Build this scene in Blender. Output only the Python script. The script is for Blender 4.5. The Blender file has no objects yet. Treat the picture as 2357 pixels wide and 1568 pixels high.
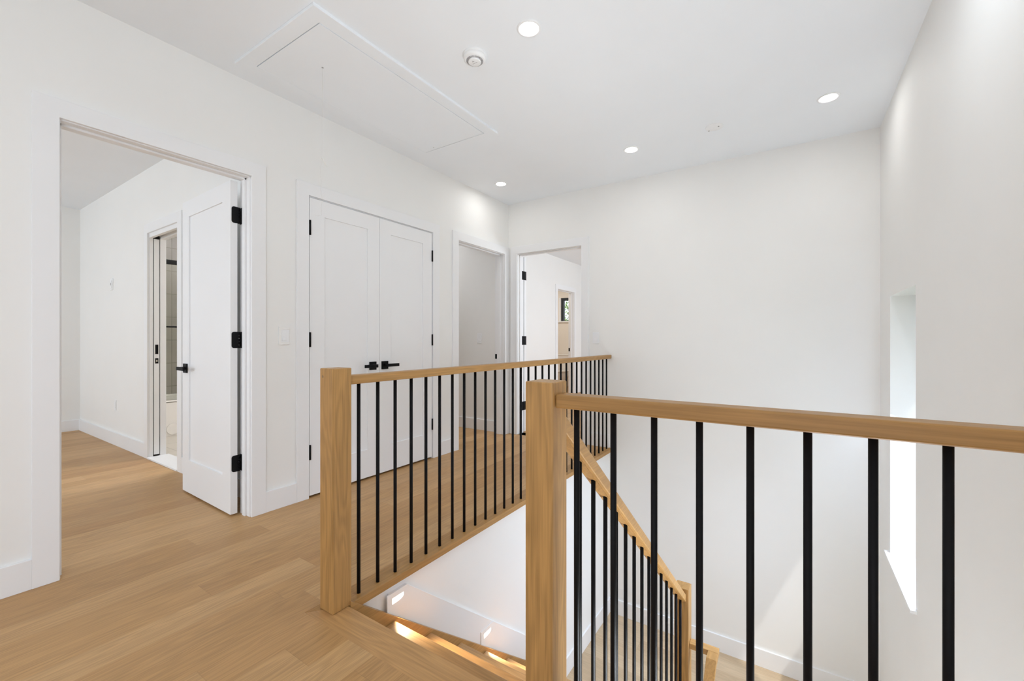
import bpy, bmesh, math, random
from mathutils import Vector, Matrix

random.seed(7)
S = bpy.context.scene
COL = S.collection
PI = math.pi

# ------------------------------------------------------------------ materials
def new_mat(name):
    m = bpy.data.materials.new(name)
    m.use_nodes = True
    nt = m.node_tree
    b = nt.nodes['Principled BSDF']
    return m, nt, b

def srgb(r, g, b):
    f = lambda c: (c / 255 / 12.92) if c / 255 <= 0.04045 else ((c / 255 + 0.055) / 1.055) ** 2.4
    return (f(r), f(g), f(b), 1.0)

def paint(name, col, rough=0.6, spec=0.3, bump=0.0):
    m, nt, b = new_mat(name)
    b.inputs['Roughness'].default_value = rough
    b.inputs['Specular IOR Level'].default_value = spec
    n = nt.nodes.new('ShaderNodeTexNoise'); n.inputs['Scale'].default_value = 3.0
    tc = nt.nodes.new('ShaderNodeTexCoord')
    nt.links.new(tc.outputs['Object'], n.inputs['Vector'])
    mx = nt.nodes.new('ShaderNodeMix'); mx.data_type = 'RGBA'
    mx.inputs['A'].default_value = tuple(c * 0.985 for c in col[:3]) + (1,)
    mx.inputs['B'].default_value = tuple(min(1, c * 1.015) for c in col[:3]) + (1,)
    nt.links.new(n.outputs['Fac'], mx.inputs['Factor'])
    nt.links.new(mx.outputs['Result'], b.inputs['Base Color'])
    if bump:
        n2 = nt.nodes.new('ShaderNodeTexNoise'); n2.inputs['Scale'].default_value = 180.0
        nt.links.new(tc.outputs['Object'], n2.inputs['Vector'])
        bp = nt.nodes.new('ShaderNodeBump'); bp.inputs['Strength'].default_value = bump
        bp.inputs['Distance'].default_value = 0.002
        nt.links.new(n2.outputs['Fac'], bp.inputs['Height'])
        nt.links.new(bp.outputs['Normal'], b.inputs['Normal'])
    return m

def emit(name, col, strength):
    m, nt, b = new_mat(name)
    nt.nodes.remove(b)
    e = nt.nodes.new('ShaderNodeEmission')
    e.inputs['Color'].default_value = col
    e.inputs['Strength'].default_value = strength
    nt.links.new(e.outputs[0], nt.nodes['Material Output'].inputs['Surface'])
    return m

def oak(name, axis='Y', plank=None, plen=1.9, tones=None, rough=0.42, contrast=1.0, gain=1.0):
    """Oak with its grain along AXIS of the object's own space; PLANK = board width for strip flooring."""
    m, nt, b = new_mat(name)
    N = nt.nodes.new; L = nt.links.new
    tones = tones or [(0.43, 0.240, 0.094), (0.49, 0.288, 0.121), (0.55, 0.338, 0.155), (0.455, 0.258, 0.103)]
    tones = [tuple(c * gain for c in t) for t in tones]
    tc = N('ShaderNodeTexCoord')
    sp = N('ShaderNodeSeparateXYZ'); L(tc.outputs['Object'], sp.inputs[0])
    def math_(op, a, bb=None):
        n = N('ShaderNodeMath'); n.operation = op
        for i, v in enumerate((a, bb)):
            if v is None: continue
            if isinstance(v, (int, float)): n.inputs[i].default_value = v
            else: L(v, n.inputs[i])
        return n.outputs[0]
    ax = {'X': 0, 'Y': 1, 'Z': 2}[axis]
    al = sp.outputs[ax]
    ac1 = sp.outputs[(ax + 1) % 3] if axis != 'X' else sp.outputs[1]
    ac2 = sp.outputs[(ax + 2) % 3]
    if plank:
        ac1 = sp.outputs[0] if axis == 'Y' else sp.outputs[1]
        u = math_('DIVIDE', math_('ADD', ac1, 2.112 + 100 * plank), plank)
        iu = math_('FLOOR', u); fu = math_('FRACT', u)
        w1 = N('ShaderNodeTexWhiteNoise'); w1.noise_dimensions = '1D'; L(iu, w1.inputs['W'])
        v = math_('ADD', math_('DIVIDE', al, plen), math_('ADD', math_('MULTIPLY', w1.outputs['Value'], 7.0), 40.0))
        iv = math_('FLOOR', v); fv = math_('FRACT', v)
        cb = N('ShaderNodeCombineXYZ'); L(iu, cb.inputs[0]); L(iv, cb.inputs[1])
        w2 = N('ShaderNodeTexWhiteNoise'); w2.noise_dimensions = '2D'; L(cb.outputs[0], w2.inputs['Vector'])
        rid = w2.outputs['Value']
    else:
        oi = N('ShaderNodeObjectInfo')
        rid = oi.outputs['Random']
    # board tone
    rp = N('ShaderNodeValToRGB'); rp.color_ramp.interpolation = 'LINEAR'
    els = rp.color_ramp.elements
    els[0].position = 0.0; els[0].color = tones[0] + (1,)
    els[1].position = 1.0; els[1].color = tones[3] + (1,)
    for p, t in ((0.38, tones[1]), (0.72, tones[2])):
        e = els.new(p); e.color = t + (1,)
    L(rid, rp.inputs[0])
    # grain space: compress along the board
    cb2 = N('ShaderNodeCombineXYZ')
    L(math_('ADD', math_('MULTIPLY', al, 1.0), math_('MULTIPLY', rid, 37.0)), cb2.inputs[0])
    L(math_('ADD', math_('MULTIPLY', ac1, 9.0), math_('MULTIPLY', rid, 91.0)), cb2.inputs[1])
    L(math_('MULTIPLY', ac2, 9.0), cb2.inputs[2])
    n1 = N('ShaderNodeTexNoise'); n1.inputs['Scale'].default_value = 1.1; n1.inputs['Detail'].default_value = 2.0
    L(cb2.outputs[0], n1.inputs['Vector'])
    rings = math_('SINE', math_('MULTIPLY', n1.outputs['Fac'], 75.0))
    cb3 = N('ShaderNodeCombineXYZ')
    L(math_('MULTIPLY', al, 3.0), cb3.inputs[0]); L(math_('MULTIPLY', ac1, 120.0), cb3.inputs[1]); L(math_('MULTIPLY', ac2, 120.0), cb3.inputs[2])
    n2 = N('ShaderNodeTexNoise'); n2.inputs['Scale'].default_value = 1.6; n2.inputs['Detail'].default_value = 5.0
    L(cb3.outputs[0], n2.inputs['Vector'])
    n3 = N('ShaderNodeTexNoise'); n3.inputs['Scale'].default_value = 0.9; n3.inputs['Detail'].default_value = 1.0
    L(cb2.outputs[0], n3.inputs['Vector'])
    g = math_('ADD', math_('MULTIPLY', rings, 0.065 * contrast),
              math_('ADD', math_('MULTIPLY', math_('SUBTRACT', n2.outputs['Fac'], 0.5), 0.58 * contrast),
                    math_('MULTIPLY', math_('SUBTRACT', n3.outputs['Fac'], 0.5), 0.22 * contrast)))
    g = math_('ADD', g, 1.0)
    if plank:
        e1 = math_('LESS_THAN', fu, 0.006)
        e2 = math_('LESS_THAN', fv, 0.0009)
        g = math_('MULTIPLY', g, math_('SUBTRACT', 1.0, math_('MULTIPLY', math_('MAXIMUM', e1, e2), 0.14)))
    vm = N('ShaderNodeVectorMath'); vm.operation = 'SCALE'
    L(rp.outputs['Color'], vm.inputs[0]); L(g, vm.inputs['Scale'])
    L(vm.outputs['Vector'], b.inputs['Base Color'])
    b.inputs['Roughness'].default_value = rough
    b.inputs['Specular IOR Level'].default_value = 0.35
    bp = N('ShaderNodeBump'); bp.inputs['Strength'].default_value = 0.08; bp.inputs['Distance'].default_value = 0.001
    L(n2.outputs['Fac'], bp.inputs['Height']); L(bp.outputs['Normal'], b.inputs['Normal'])
    return m

M = {}
M['wall'] = paint('wall_paint', (0.862, 0.862, 0.848, 1), 0.65, 0.25, 0.03)
M['ceil'] = paint('ceiling_paint', (0.855, 0.893, 0.935, 1), 0.75, 0.2)
M['trim'] = paint('trim_enamel', (0.86, 0.868, 0.88, 1), 0.38, 0.4)
M['door'] = paint('door_enamel', (0.86, 0.868, 0.88, 1), 0.4, 0.4)
M['cream'] = paint('cream_bath_paint', (0.80, 0.755, 0.69, 1), 0.6, 0.3)
M['plastic'] = paint('white_plastic', (0.86, 0.875, 0.89, 1), 0.35, 0.5)
M['grey_plastic'] = paint('grey_plastic', (0.42, 0.42, 0.43, 1), 0.45, 0.4)
M['black'] = paint('matte_black_metal', (0.007, 0.007, 0.008, 1), 0.5, 0.13)
M['black'].node_tree.nodes['Principled BSDF'].inputs['Metallic'].default_value = 0.0
M['dark'] = paint('cavity_shade', (0.05, 0.048, 0.045, 1), 0.9, 0.1)  # near-black fill standing for the shade inside gaps
M['brass'] = paint('latch_metal', (0.55, 0.5, 0.42, 1), 0.3, 0.5)
M['porcelain'] = paint('porcelain', (0.82, 0.80, 0.77, 1), 0.15, 0.5)
M['cord'] = paint('white_cord', (0.84, 0.835, 0.81, 1), 0.8, 0.2)
M['floor'] = oak('oak_floor', 'Y', plank=0.1458, plen=2.0, contrast=1.1)
M['landing'] = oak('oak_landing_daylit', 'X', plank=0.1458, plen=1.7, contrast=0.6, tones=[(0.47, 0.345, 0.215), (0.54, 0.41, 0.265), (0.58, 0.45, 0.30), (0.50, 0.37, 0.235)])  # same oak as upstairs, paled to stand for the daylight falling there
RAIL = [(0.385, 0.208, 0.068), (0.42, 0.234, 0.079), (0.455, 0.258, 0.092), (0.40, 0.218, 0.073)]
M['oakX'] = oak('oak_grain_x', 'X', tones=RAIL)
M['oakY'] = oak('oak_grain_y', 'Y', tones=RAIL)
M['oakZ'] = oak('oak_grain_z', 'Z', contrast=1.3, tones=RAIL)
M['tread'] = oak('oak_tread', 'X')
M['lens'] = emit('downlight_lens', (1.0, 0.985, 0.965, 1), 74.0)
M['step_lens'] = emit('step_light_lens', (1.0, 0.90, 0.74, 1), 9.0)
M['leaf'] = paint('leaf_green', (0.10, 0.22, 0.045, 1), 0.5, 0.3)
M['leaf2'] = paint('leaf_light_green', (0.26, 0.40, 0.09, 1), 0.5, 0.3)
M['bark'] = paint('bark', (0.23, 0.19, 0.15, 1), 0.9, 0.1)
M['frame_dark'] = paint('dark_window_frame', (0.02, 0.026, 0.032, 1), 0.4, 0.5)
M['grass'] = paint('ground_outside', (0.20, 0.23, 0.13, 1), 0.9, 0.1)

def glass(name, tint=(1, 1, 1, 1)):
    m, nt, b = new_mat(name)
    nt.nodes.remove(b)
    g = nt.nodes.new('ShaderNodeBsdfGlossy'); g.inputs['Roughness'].default_value = 0.02
    t = nt.nodes.new('ShaderNodeBsdfTransparent'); t.inputs['Color'].default_value = tint
    mx = nt.nodes.new('ShaderNodeMixShader')
    mx.inputs[0].default_value = 0.05; nt.links.new(t.outputs[0], mx.inputs[1]); nt.links.new(g.outputs[0], mx.inputs[2])
    nt.links.new(mx.outputs[0], nt.nodes['Material Output'].inputs['Surface'])
    return m
M['glass'] = glass('clear_glass')
M['shower_glass'] = glass('shower_glass', (0.93, 0.94, 0.92, 1))

def tile_mat(name, c1, c2, grout, ax_h, w, h, rough=0.25):
    """Rectangular stone tiles with grout; AX_H = horizontal axis (0 = X, 1 = Y)."""
    m, nt, b = new_mat(name)
    N = nt.nodes.new; L = nt.links.new
    tc = N('ShaderNodeTexCoord'); sp = N('ShaderNodeSeparateXYZ'); L(tc.outputs['Object'], sp.inputs[0])
    cb = N('ShaderNodeCombineXYZ'); L(sp.outputs[ax_h], cb.inputs[0]); L(sp.outputs[2] if ax_h < 2 else sp.outputs[1], cb.inputs[1])
    if ax_h == 2:
        L(sp.outputs[0], cb.inputs[0])
    mp = N('ShaderNodeMapping'); L(cb.outputs[0], mp.inputs[0])
    mp.inputs['Location'].default_value = (0.1955, 0.08, 0)
    br = N('ShaderNodeTexBrick'); L(mp.outputs[0], br.inputs['Vector'])
    br.inputs['Scale'].default_value = 1.0; br.inputs['Brick Width'].default_value = w; br.inputs['Row Height'].default_value = h
    br.inputs['Mortar Size'].default_value = 0.0035; br.offset = 0.0
    n = N('ShaderNodeTexNoise'); n.inputs['Scale'].default_value = 2.6; n.inputs['Detail'].default_value = 6
    L(tc.outputs['Object'], n.inputs['Vector'])
    mx = N('ShaderNodeMix'); mx.data_type = 'RGBA'; mx.inputs['A'].default_value = c1; mx.inputs['B'].default_value = c2
    L(n.outputs['Fac'], mx.inputs['Factor'])
    br.inputs['Mortar'].default_value = grout
    L(mx.outputs['Result'], br.inputs['Color1']); L(mx.outputs['Result'], br.inputs['Color2'])
    L(br.outputs['Color'], b.inputs['Base Color'])
    b.inputs['Roughness'].default_value = rough
    return m
M['tile'] = tile_mat('stone_tile', (0.25, 0.228, 0.205, 1), (0.43, 0.40, 0.365, 1), (0.17, 0.15, 0.13, 1), 1, 0.60, 0.30)
M['tile_floor'] = tile_mat('floor_tile', (0.52, 0.48, 0.42, 1), (0.68, 0.64, 0.57, 1), (0.40, 0.37, 0.32, 1), 2, 0.6, 0.3, 0.4)

# ------------------------------------------------------------------ mesh building
class MB:
    def __init__(s): s.v, s.f, s.sm, s.mi = [], [], [], []
    def _add(s, vs, fs, smooth=False, mi=0):
        o = len(s.v); s.v += [tuple(p) for p in vs]
        for f in fs:
            s.f.append([i + o for i in f]); s.sm.append(smooth); s.mi.append(mi)
        return s
    def box(s, x0, x1, y0, y1, z0, z1, mi=0):
        x0, x1 = sorted((x0, x1)); y0, y1 = sorted((y0, y1)); z0, z1 = sorted((z0, z1))
        v = [(x0, y0, z0), (x1, y0, z0), (x1, y1, z0), (x0, y1, z0), (x0, y0, z1), (x1, y0, z1), (x1, y1, z1), (x0, y1, z1)]
        return s._add(v, [(3, 2, 1, 0), (4, 5, 6, 7), (0, 1, 5, 4), (1, 2, 6, 5), (2, 3, 7, 6), (3, 0, 4, 7)], mi=mi)
    def prism(s, poly, axis, a, b, mi=0):
        """poly: 2-D outline; axis X -> (y,z), Y -> (x,z), Z -> (x,y); extruded from a to b."""
        P = {'X': lambda p, t: (t, p[0], p[1]), 'Y': lambda p, t: (p[0], t, p[1]), 'Z': lambda p, t: (p[0], p[1], t)}[axis]
        n = len(poly)
        vs = [P(p, a) for p in poly] + [P(p, b) for p in poly]
        fs = [list(range(n))[::-1], list(range(n, 2 * n))]
        fs += [(i, (i + 1) % n, n + (i + 1) % n, n + i) for i in range(n)]
        return s._add(vs, fs, mi=mi)
    def tube(s, p0, p1, r0, r1=None, n=16, caps=True, mi=0):
        r1 = r0 if r1 is None else r1
        p0, p1 = Vector(p0), Vector(p1); d = (p1 - p0).normalized()
        a = d.orthogonal().normalized(); b = d.cross(a)
        vs = []
        for p, r in ((p0, r0), (p1, r1)):
            vs += [p + (a * math.cos(2 * PI * i / n) + b * math.sin(2 * PI * i / n)) * r for i in range(n)]
        s._add(vs, [(i, (i + 1) % n, n + (i + 1) % n, n + i) for i in range(n)], True, mi)
        if caps:
            s._add(vs[:n], [list(range(n))[::-1]], mi=mi); s._add(vs[n:], [list(range(n))], mi=mi)
        return s
    def lathe(s, c, prof, n=32, smooth=True, mi=0):
        """prof: (radius, z) from the outside round; closed onto the axis where radius = 0."""
        vs, fs = [], []
        for r, z in prof:
            vs += [(c[0] + r * math.cos(2 * PI * i / n), c[1] + r * math.sin(2 * PI * i / n), c[2] + z) for i in range(n)]
        for k in range(len(prof) - 1):
            for i in range(n):
                fs.append((k * n + i, k * n + (i + 1) % n, (k + 1) * n + (i + 1) % n, (k + 1) * n + i))
        return s._add(vs, fs, smooth, mi)
    def path(s, pts, r, n=8, mi=0):
        for a, b in zip(pts, pts[1:]): s.tube(a, b, r, n=n, mi=mi)
        return s

def obj(name, mb, mats, parent=None, origin=(0, 0, 0), bevel=0, seg=2):
    if not isinstance(mats, (list, tuple)): mats = [mats]
    me = bpy.data.meshes.new(name)
    ox, oy, oz = origin
    me.from_pydata([(x - ox, y - oy, z - oz) for x, y, z in mb.v], [], mb.f)
    for m in mats: me.materials.append(m)
    me.polygons.foreach_set('use_smooth', mb.sm)
    me.polygons.foreach_set('material_index', mb.mi)
    bm = bmesh.new(); bm.from_mesh(me)
    bmesh.ops.remove_doubles(bm, verts=bm.verts, dist=1e-5)
    bmesh.ops.recalc_face_normals(bm, faces=bm.faces)
    bm.to_mesh(me); bm.free(); me.update()
    o = bpy.data.objects.new(name, me); COL.objects.link(o)
    o.location = origin
    if parent is not None:
        o.parent = parent
        q = parent
        base = Vector((0, 0, 0))
        while q is not None:
            base += q.location; q = q.parent
        o.location = Vector(origin) - base
    if bevel:
        b = o.modifiers.new('bevel', 'BEVEL'); b.width = bevel; b.segments = seg; b.limit_method = 'ANGLE'; b.angle_limit = math.radians(50)
    return o

def tag(o, label=None, cat=None, group=None, kind=None):
    for k, v in (('label', label), ('category', cat), ('group', group), ('kind', kind)):
        if v: o[k] = v
    return o

def thing(name, loc, label, cat, group=None, kind=None):
    o = bpy.data.objects.new(name, None); COL.objects.link(o)
    o.location = loc; o.empty_display_size = 0.05
    return tag(o, label, cat, group, kind)

def struct(name, mb, m, label=None, cat=None, bevel=0, origin=(0, 0, 0)):
    o = obj(name, mb, m, bevel=bevel, origin=origin)
    return tag(o, label, cat, kind='structure')

def part(name, mb, m, parent, bevel=0, seg=2, label=None):
    base = Vector((0, 0, 0)); q = parent
    while q is not None: base += q.location; q = q.parent
    o = obj(name, mb, m, parent, origin=tuple(base), bevel=bevel, seg=seg)
    if label: o['label'] = label
    return o

def panel_wall(axis, a0, a1, u0, u1, z0, z1, holes=()):
    """A wall slab (thickness a0..a1 along AXIS) with rectangular holes (ua, ub, za, zb): one closed shell."""
    us = sorted({u0, u1} | {h[0] for h in holes} | {h[1] for h in holes}); us = [u for u in us if u0 <= u <= u1]
    zs = sorted({z0, z1} | {h[2] for h in holes} | {h[3] for h in holes}); zs = [z for z in zs if z0 <= z <= z1]
    solid = {}
    for i in range(len(us) - 1):
        for k in range(len(zs) - 1):
            cu, cz = (us[i] + us[i + 1]) / 2, (zs[k] + zs[k + 1]) / 2
            solid[i, k] = not any(h[0] < cu < h[1] and h[2] < cz < h[3] for h in holes)
    mb = MB()
    P = (lambda a, u, z: (a, u, z)) if axis == 'X' else ((lambda a, u, z: (u, a, z)) if axis == 'Y' else (lambda a, u, z: (u, z, a)))
    for (i, k), s in solid.items():
        if not s: continue
        ua, ub, za, zb = us[i], us[i + 1], zs[k], zs[k + 1]
        for a in (a0, a1):
            mb._add([P(a, ua, za), P(a, ub, za), P(a, ub, zb), P(a, ua, zb)], [(0, 1, 2, 3)])
        for (di, dk, c) in ((-1, 0, ((ua, za), (ua, zb))), (1, 0, ((ub, za), (ub, zb))), (0, -1, ((ua, za), (ub, za))), (0, 1, ((ua, zb), (ub, zb)))):
            if not solid.get((i + di, k + dk), False):
                (p, q), (r, t) = c
                mb._add([P(a0, p, q), P(a0, r, t), P(a1, r, t), P(a1, p, q)], [(0, 1, 2, 3)])
    return mb

# ------------------------------------------------------------------ dimensions
XL, XLB = -2.86, -2.98          # hall face and room face of the left wall
YB, YBB = 4.262, 4.384          # back wall
XR, XRB = 0.556, 0.86           # right (outer) wall
ZC = 2.743
XS = -1.5945                    # stairwell wall
ZL = -1.701                     # landing half way down
RISE, GO = 0.189, 0.235
YF = lambda n: 1.122 + GO * n   # nosing of tread n
CAS, CT = 0.087, 0.018          # casing width, thickness
BH = 0.133                      # baseboard height

# openings (clear, casing to casing)
O1 = (0.497, 1.338, 2.150)
O2 = (1.7186, 2.9583, 2.137)
O3 = (3.329, 4.1585, 2.137)
O4 = (-2.7285, -1.905, 2.139)
J = 0.02

# ------------------------------------------------------------------ floors, ceiling
fl = MB()
fl.box(-8.0, -1.668, -3.4, 9.6, -0.30, 0.0)
fl.box(-1.67, XS - 0.02, 1.115, YBB, -0.30, -0.035)
fl.box(-1.668, 0.80, -3.4, 0.99, -0.30, 0.0)
fl.box(-1.67, XR, 0.99, 1.095, -0.30, -0.035)
fl.box(-1.67, 0.80, YBB, 9.6, -0.30, 0.0)
floor = struct('floor', fl, M['floor'])
floor['label'] = 'wide plank oak floor of the upper hall and rooms'

ce = MB(); ce.box(-8.2, 1.05, -3.6, 9.9, ZC, ZC + 0.2)
struct('ceiling', ce, M['ceil'])
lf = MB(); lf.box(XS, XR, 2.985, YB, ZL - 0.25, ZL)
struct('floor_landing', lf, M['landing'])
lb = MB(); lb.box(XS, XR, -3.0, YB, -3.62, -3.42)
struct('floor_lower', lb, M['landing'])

# ------------------------------------------------------------------ walls
struct('wall_left', panel_wall('X', XLB, XL, -3.4, 4.262, 0, ZC,
       [(O1[0] - J, O1[1] + J, 0, O1[2] + J), (O2[0] - J, O2[1] + J, 0, O2[2] + J), (O3[0] - J, O3[1] + J, 0, O3[2] + J)]), M['wall'])
struct('wall_back', panel_wall('Y', YB, YBB, XLB, XR, -3.42, ZC, [(O4[0] - J, O4[1] + J, 0.0, O4[2] + J)]), M['wall'])
WY0, WY1, WZ0, WZ1 = 3.131, 3.859, -0.35, 1.417
struct('wall_right', panel_wall('X', XR, XRB, -3.4, 9.6, -3.42, ZC,
       [(WY0, WY1, WZ0, WZ1), (0.9, 2.1, -2.9, -1.15), (5.4, 7.6, 0.5, 2.3), (-2.4, -0.9, 0.35, 2.2)]), M['wall'])
struct('wall_stairwell', MB().box(-1.72, XS, 1.115, YB, -3.42, -0.036), M['wall'])
struct('wall_under_hall', MB().box(-1.72, XR, 0.97, 1.09, -3.42, -0.30), M['wall'])
struct('wall_front', panel_wall('Y', -3.55, -3.4, XLB, XRB, 0, ZC, [(-2.3, 0.1, 0.3, 2.35)]), M['wall'])
# knee wall between the two flights
kp = [(1.13, -0.165), (2.98, -0.165 - (2.98 - 1.13) * RISE / GO), (2.98, -3.42), (1.13, -3.42)]
struct('wall_between_flights', MB().prism(kp, 'X', -0.640, -0.558), M['wall'])

# bedroom behind the first opening
YBS = 1.474
struct('wall_bedroom_far', MB().box(-7.58, -7.42, -3.4, 1.60, 0, ZC), M['wall'])
struct('wall_bedroom_side', panel_wall('Y', YBS, 1.604, -7.42, XLB, 0, ZC, [(-5.092, -4.353, 0, 2.144)]), M['wall'])
struct('wall_bedroom_front', panel_wall('Y', -3.55, -3.4, -7.42, XLB, 0, ZC, [(-6.6, -4.2, 0.7, 2.3)]), M['wall'])
# bath behind the pocket door
struct('wall_bath_tiled', MB().box(-6.92, -6.78, 1.604, 3.70, 0, ZC), M['tile'])
struct('wall_bath_end', MB().box(-6.78, -4.0, 3.55, 3.70, 0, ZC), M['cream'])
struct('wall_bath_right', MB().box(-4.15, -4.0, 1.604, 3.55, 0, ZC), M['cream'])
struct('floor_bath', MB().box(-6.78, -4.15, 1.604, 3.55, 0.0, 0.006), M['tile_floor'])
# linen closet
struct('wall_closet', MB().box(-3.62, -3.56, 1.604, 3.06, 0, ZC).box(-3.56, XLB, 3.0, 3.06, 0, ZC), M['wall'])
# small room behind the third opening
struct('wall_study_back', MB().box(-5.3, XLB, 4.232, YBB, 0, ZC), M['wall'])
struct('wall_study_left', MB().box(-5.4, -5.3, 3.06, YBB, 0, ZC), M['wall'])
# bedroom and bath behind the back wall
struct('wall_room_left', panel_wall('X', -3.97, -3.85, YBB, 9.6, 0, ZC, [(7.43, 8.22, 0, 2.14)]), M['wall'])
struct('wall_room_end', MB().box(-3.85, XR, 9.45, 9.6, 0, ZC), M['wall'])
B4 = (-4.795, -4.10, 1.575, 2.155)
struct('wall_far_bath', panel_wall('Y', 9.4, 9.55, -6.2, -3.97, 0, ZC, [B4]), M['cream'])
struct('wall_far_bath_left', MB().box(-6.3, -6.2, 6.7, 9.55, 0, ZC), M['cream'])
struct('wall_far_bath_front', MB().box(-6.3, -3.97, 6.6, 6.7, 0, ZC), M['cream'])

# ------------------------------------------------------------------ casings, jambs, baseboards
def casing_x(x, side, y0, y1, z1, skip=(), r_cut=None):
    """Casing on a wall face at X = x (side +1: stands out to +X)."""
    yl, yr = y0 - CAS, y1 + CAS
    if r_cut: yr = min(yr, r_cut)
    return panel_wall('X', x, x + side * CT, yl, yr, 0, z1 + CAS, [(y0, y1, 0, z1)])
def jamb_x(xa, xb, y0, y1, z1, stop=None):
    mb = MB(); r = 0.005
    mb.box(xa, xb, y0 - J, y0 - J + J + r - 0.0, 0, z1 + r * 0)
    mb.box(xa, xb, y1 - r, y1 + J, 0, z1)
    mb.box(xa, xb, y0 - J, y1 + J, z1 - r, z1 + J)
    if stop:
        s0, s1 = stop
        mb.box(s0, s1, y0 + r, y0 + r + 0.011, 0, z1 - r); mb.box(s0, s1, y1 - r - 0.011, y1 - r, 0, z1 - r)
        mb.box(s0, s1, y0 + r, y1 - r, z1 - r - 0.011, z1 - r)
    return mb
n_trim = [0]
def trim(mb, label, bevel=0.0015):
    n_trim[0] += 1
    o = struct('trim_%d' % n_trim[0], mb, M['trim'], label, None, bevel)
    return o

trim(casing_x(XL, 1, *O1), 'white flat casing round the wide bedroom doorway')
trim(jamb_x(XLB, XL, *O1, stop=(-2.935, -2.90)), 'white jamb of the bedroom doorway')
trim(casing_x(XL, 1, *O2), 'white flat casing round the double closet doors')
trim(jamb_x(XLB, XL, *O2), 'white jamb of the double closet doors')
trim(casing_x(XL, 1, *O3, r_cut=4.2455), 'white flat casing of the doorway in the far left corner')
trim(jamb_x(XLB, XL, *O3, stop=(-2.945, -2.90)), 'white jamb of the doorway in the far left corner')
# back opening (on Y faces)
cb = panel_wall('Y', YB - CT, YB, O4[0] - CAS, O4[1] + CAS, 0, O4[2] + CAS, [(O4[0], O4[1], 0, O4[2])])
trim(cb, 'white flat casing round the doorway in the back wall')
cb = MB(); r = 0.005
cb.box(O4[0] - J, O4[0] + r, YB, YBB, 0, O4[2]).box(O4[1] - r, O4[1] + J, YB, YBB, 0, O4[2]).box(O4[0] - J, O4[1] + J, YB, YBB, O4[2] - r, O4[2] + J)
cb.box(O4[0] + r, O4[0] + r + 0.011, 4.292, 4.33, 0, O4[2] - r).box(O4[1] - r - 0.011, O4[1] - r, 4.292, 4.33, 0, O4[2] - r).box(O4[0] + r, O4[1] - r, 4.292, 4.33, O4[2] - r - 0.011, O4[2] - r)
trim(cb, 'white jamb of the doorway in the back wall')
# bath opening in the bedroom: casing, split jamb for the pocket door
bx0, bx1 = -5.072, -4.373
cb = panel_wall('Y', YBS - 0.016, YBS, bx0 - CAS, bx1 + CAS, 0, 2.124 + CAS, [(bx0, bx1, 0, 2.124)])
trim(cb, 'white flat casing round the bathroom pocket door')
cb = MB()
cb.box(-5.092, -5.068, YBS, 1.503, 0, 2.11).box(-5.092, -5.068, 1.557, 1.604, 0, 2.11)
cb.box(-5.092, -4.353, YBS, 1.503, 2.085, 2.144).box(-5.092, -4.353, 1.557, 1.604, 2.085, 2.144)
cb.box(-4.378, -4.353, YBS, 1.604, 0, 2.11)
trim(cb, 'white split jamb of the bathroom pocket door')
trim(MB().box(-5.068, -4.378, 1.455, 1.625, 0, 0.014), 'white marble saddle on the floor under the bathroom doorway')
# far bath opening
trim(casing_x(-3.85, 1, 7.449, 8.201, 2.125), 'white casing of the bathroom doorway in the far room')
trim(jamb_x(-3.97, -3.85, 7.449, 8.201, 2.125, stop=(-3.93, -3.90)), 'white jamb of the bathroom doorway in the far room')

n_base = {}
def baseboard(side, mb):
    o = struct('baseboard_' + side, mb, M['trim'], None, None, 0.0015)
    return o
BT = 0.0165
mb = MB()
mb.box(XL, XL + BT, -3.4, O1[0] - CAS, 0, BH).box(XL, XL + BT, O1[1] + CAS, O2[0] - CAS, 0, BH).box(XL, XL + BT, O2[1] + CAS, O3[0] - CAS, 0, BH)
baseboard('left', mb)
baseboard('back', MB().box(O4[1] + CAS, -1.5945, YB - 0.015, YB, 0, BH))
mb = MB().box(XS + 0.015, XR - 0.015, YB - 0.015, YB, ZL, ZL + 0.15)
baseboard('landing_back', mb)
baseboard('landing_left', MB().box(XS, XS + 0.015, 3.04, YB, ZL, ZL + 0.15))
baseboard('landing_right', MB().box(XR - 0.015, XR, 2.985, YB, ZL, ZL + 0.15))
mb = MB().box(-7.42, -7.405, -3.4, YBS, 0, BH)
baseboard('bedroom_far', mb)
mb = MB().box(-7.405, bx0 - CAS, YBS - 0.015, YBS, 0, BH).box(bx1 + CAS, XLB, YBS - 0.015, YBS, 0, BH)
baseboard('bedroom_side', mb)
baseboard('study_back', MB().box(-5.3, XLB, 4.217, 4.232, 0, BH))
baseboard('room_left', MB().box(-3.85, -3.835, YBB, 7.449 - CAS, 0, BH).box(-3.85, -3.835, 8.201 + CAS, 9.45, 0, BH))

# ------------------------------------------------------------------ doors
def shaker(mb, axis, a, b, u0, u1, z0, z1, stile=0.115, top=0.115, bot=0.22, rec=0.009):
    """A one-panel shaker leaf: slab a..b thick, both faces recessed."""
    return panel_wall(axis, a, b, u0, u1, z0, z1, [(u0 + stile, u1 - stile, z0 + bot, z1 - top)])
def shaker_panel(axis, a, b, u0, u1, z0, z1, stile=0.115, top=0.115, bot=0.22, rec=0.009):
    m = MB(); a, b = min(a, b), max(a, b)
    if axis == 'X': m.box(a + rec, b - rec, u0 + stile, u1 - stile, z0 + bot, z1 - top)
    else: m.box(u0 + stile, u1 - stile, a + rec, b - rec, z0 + bot, z1 - top)
    return m

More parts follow.
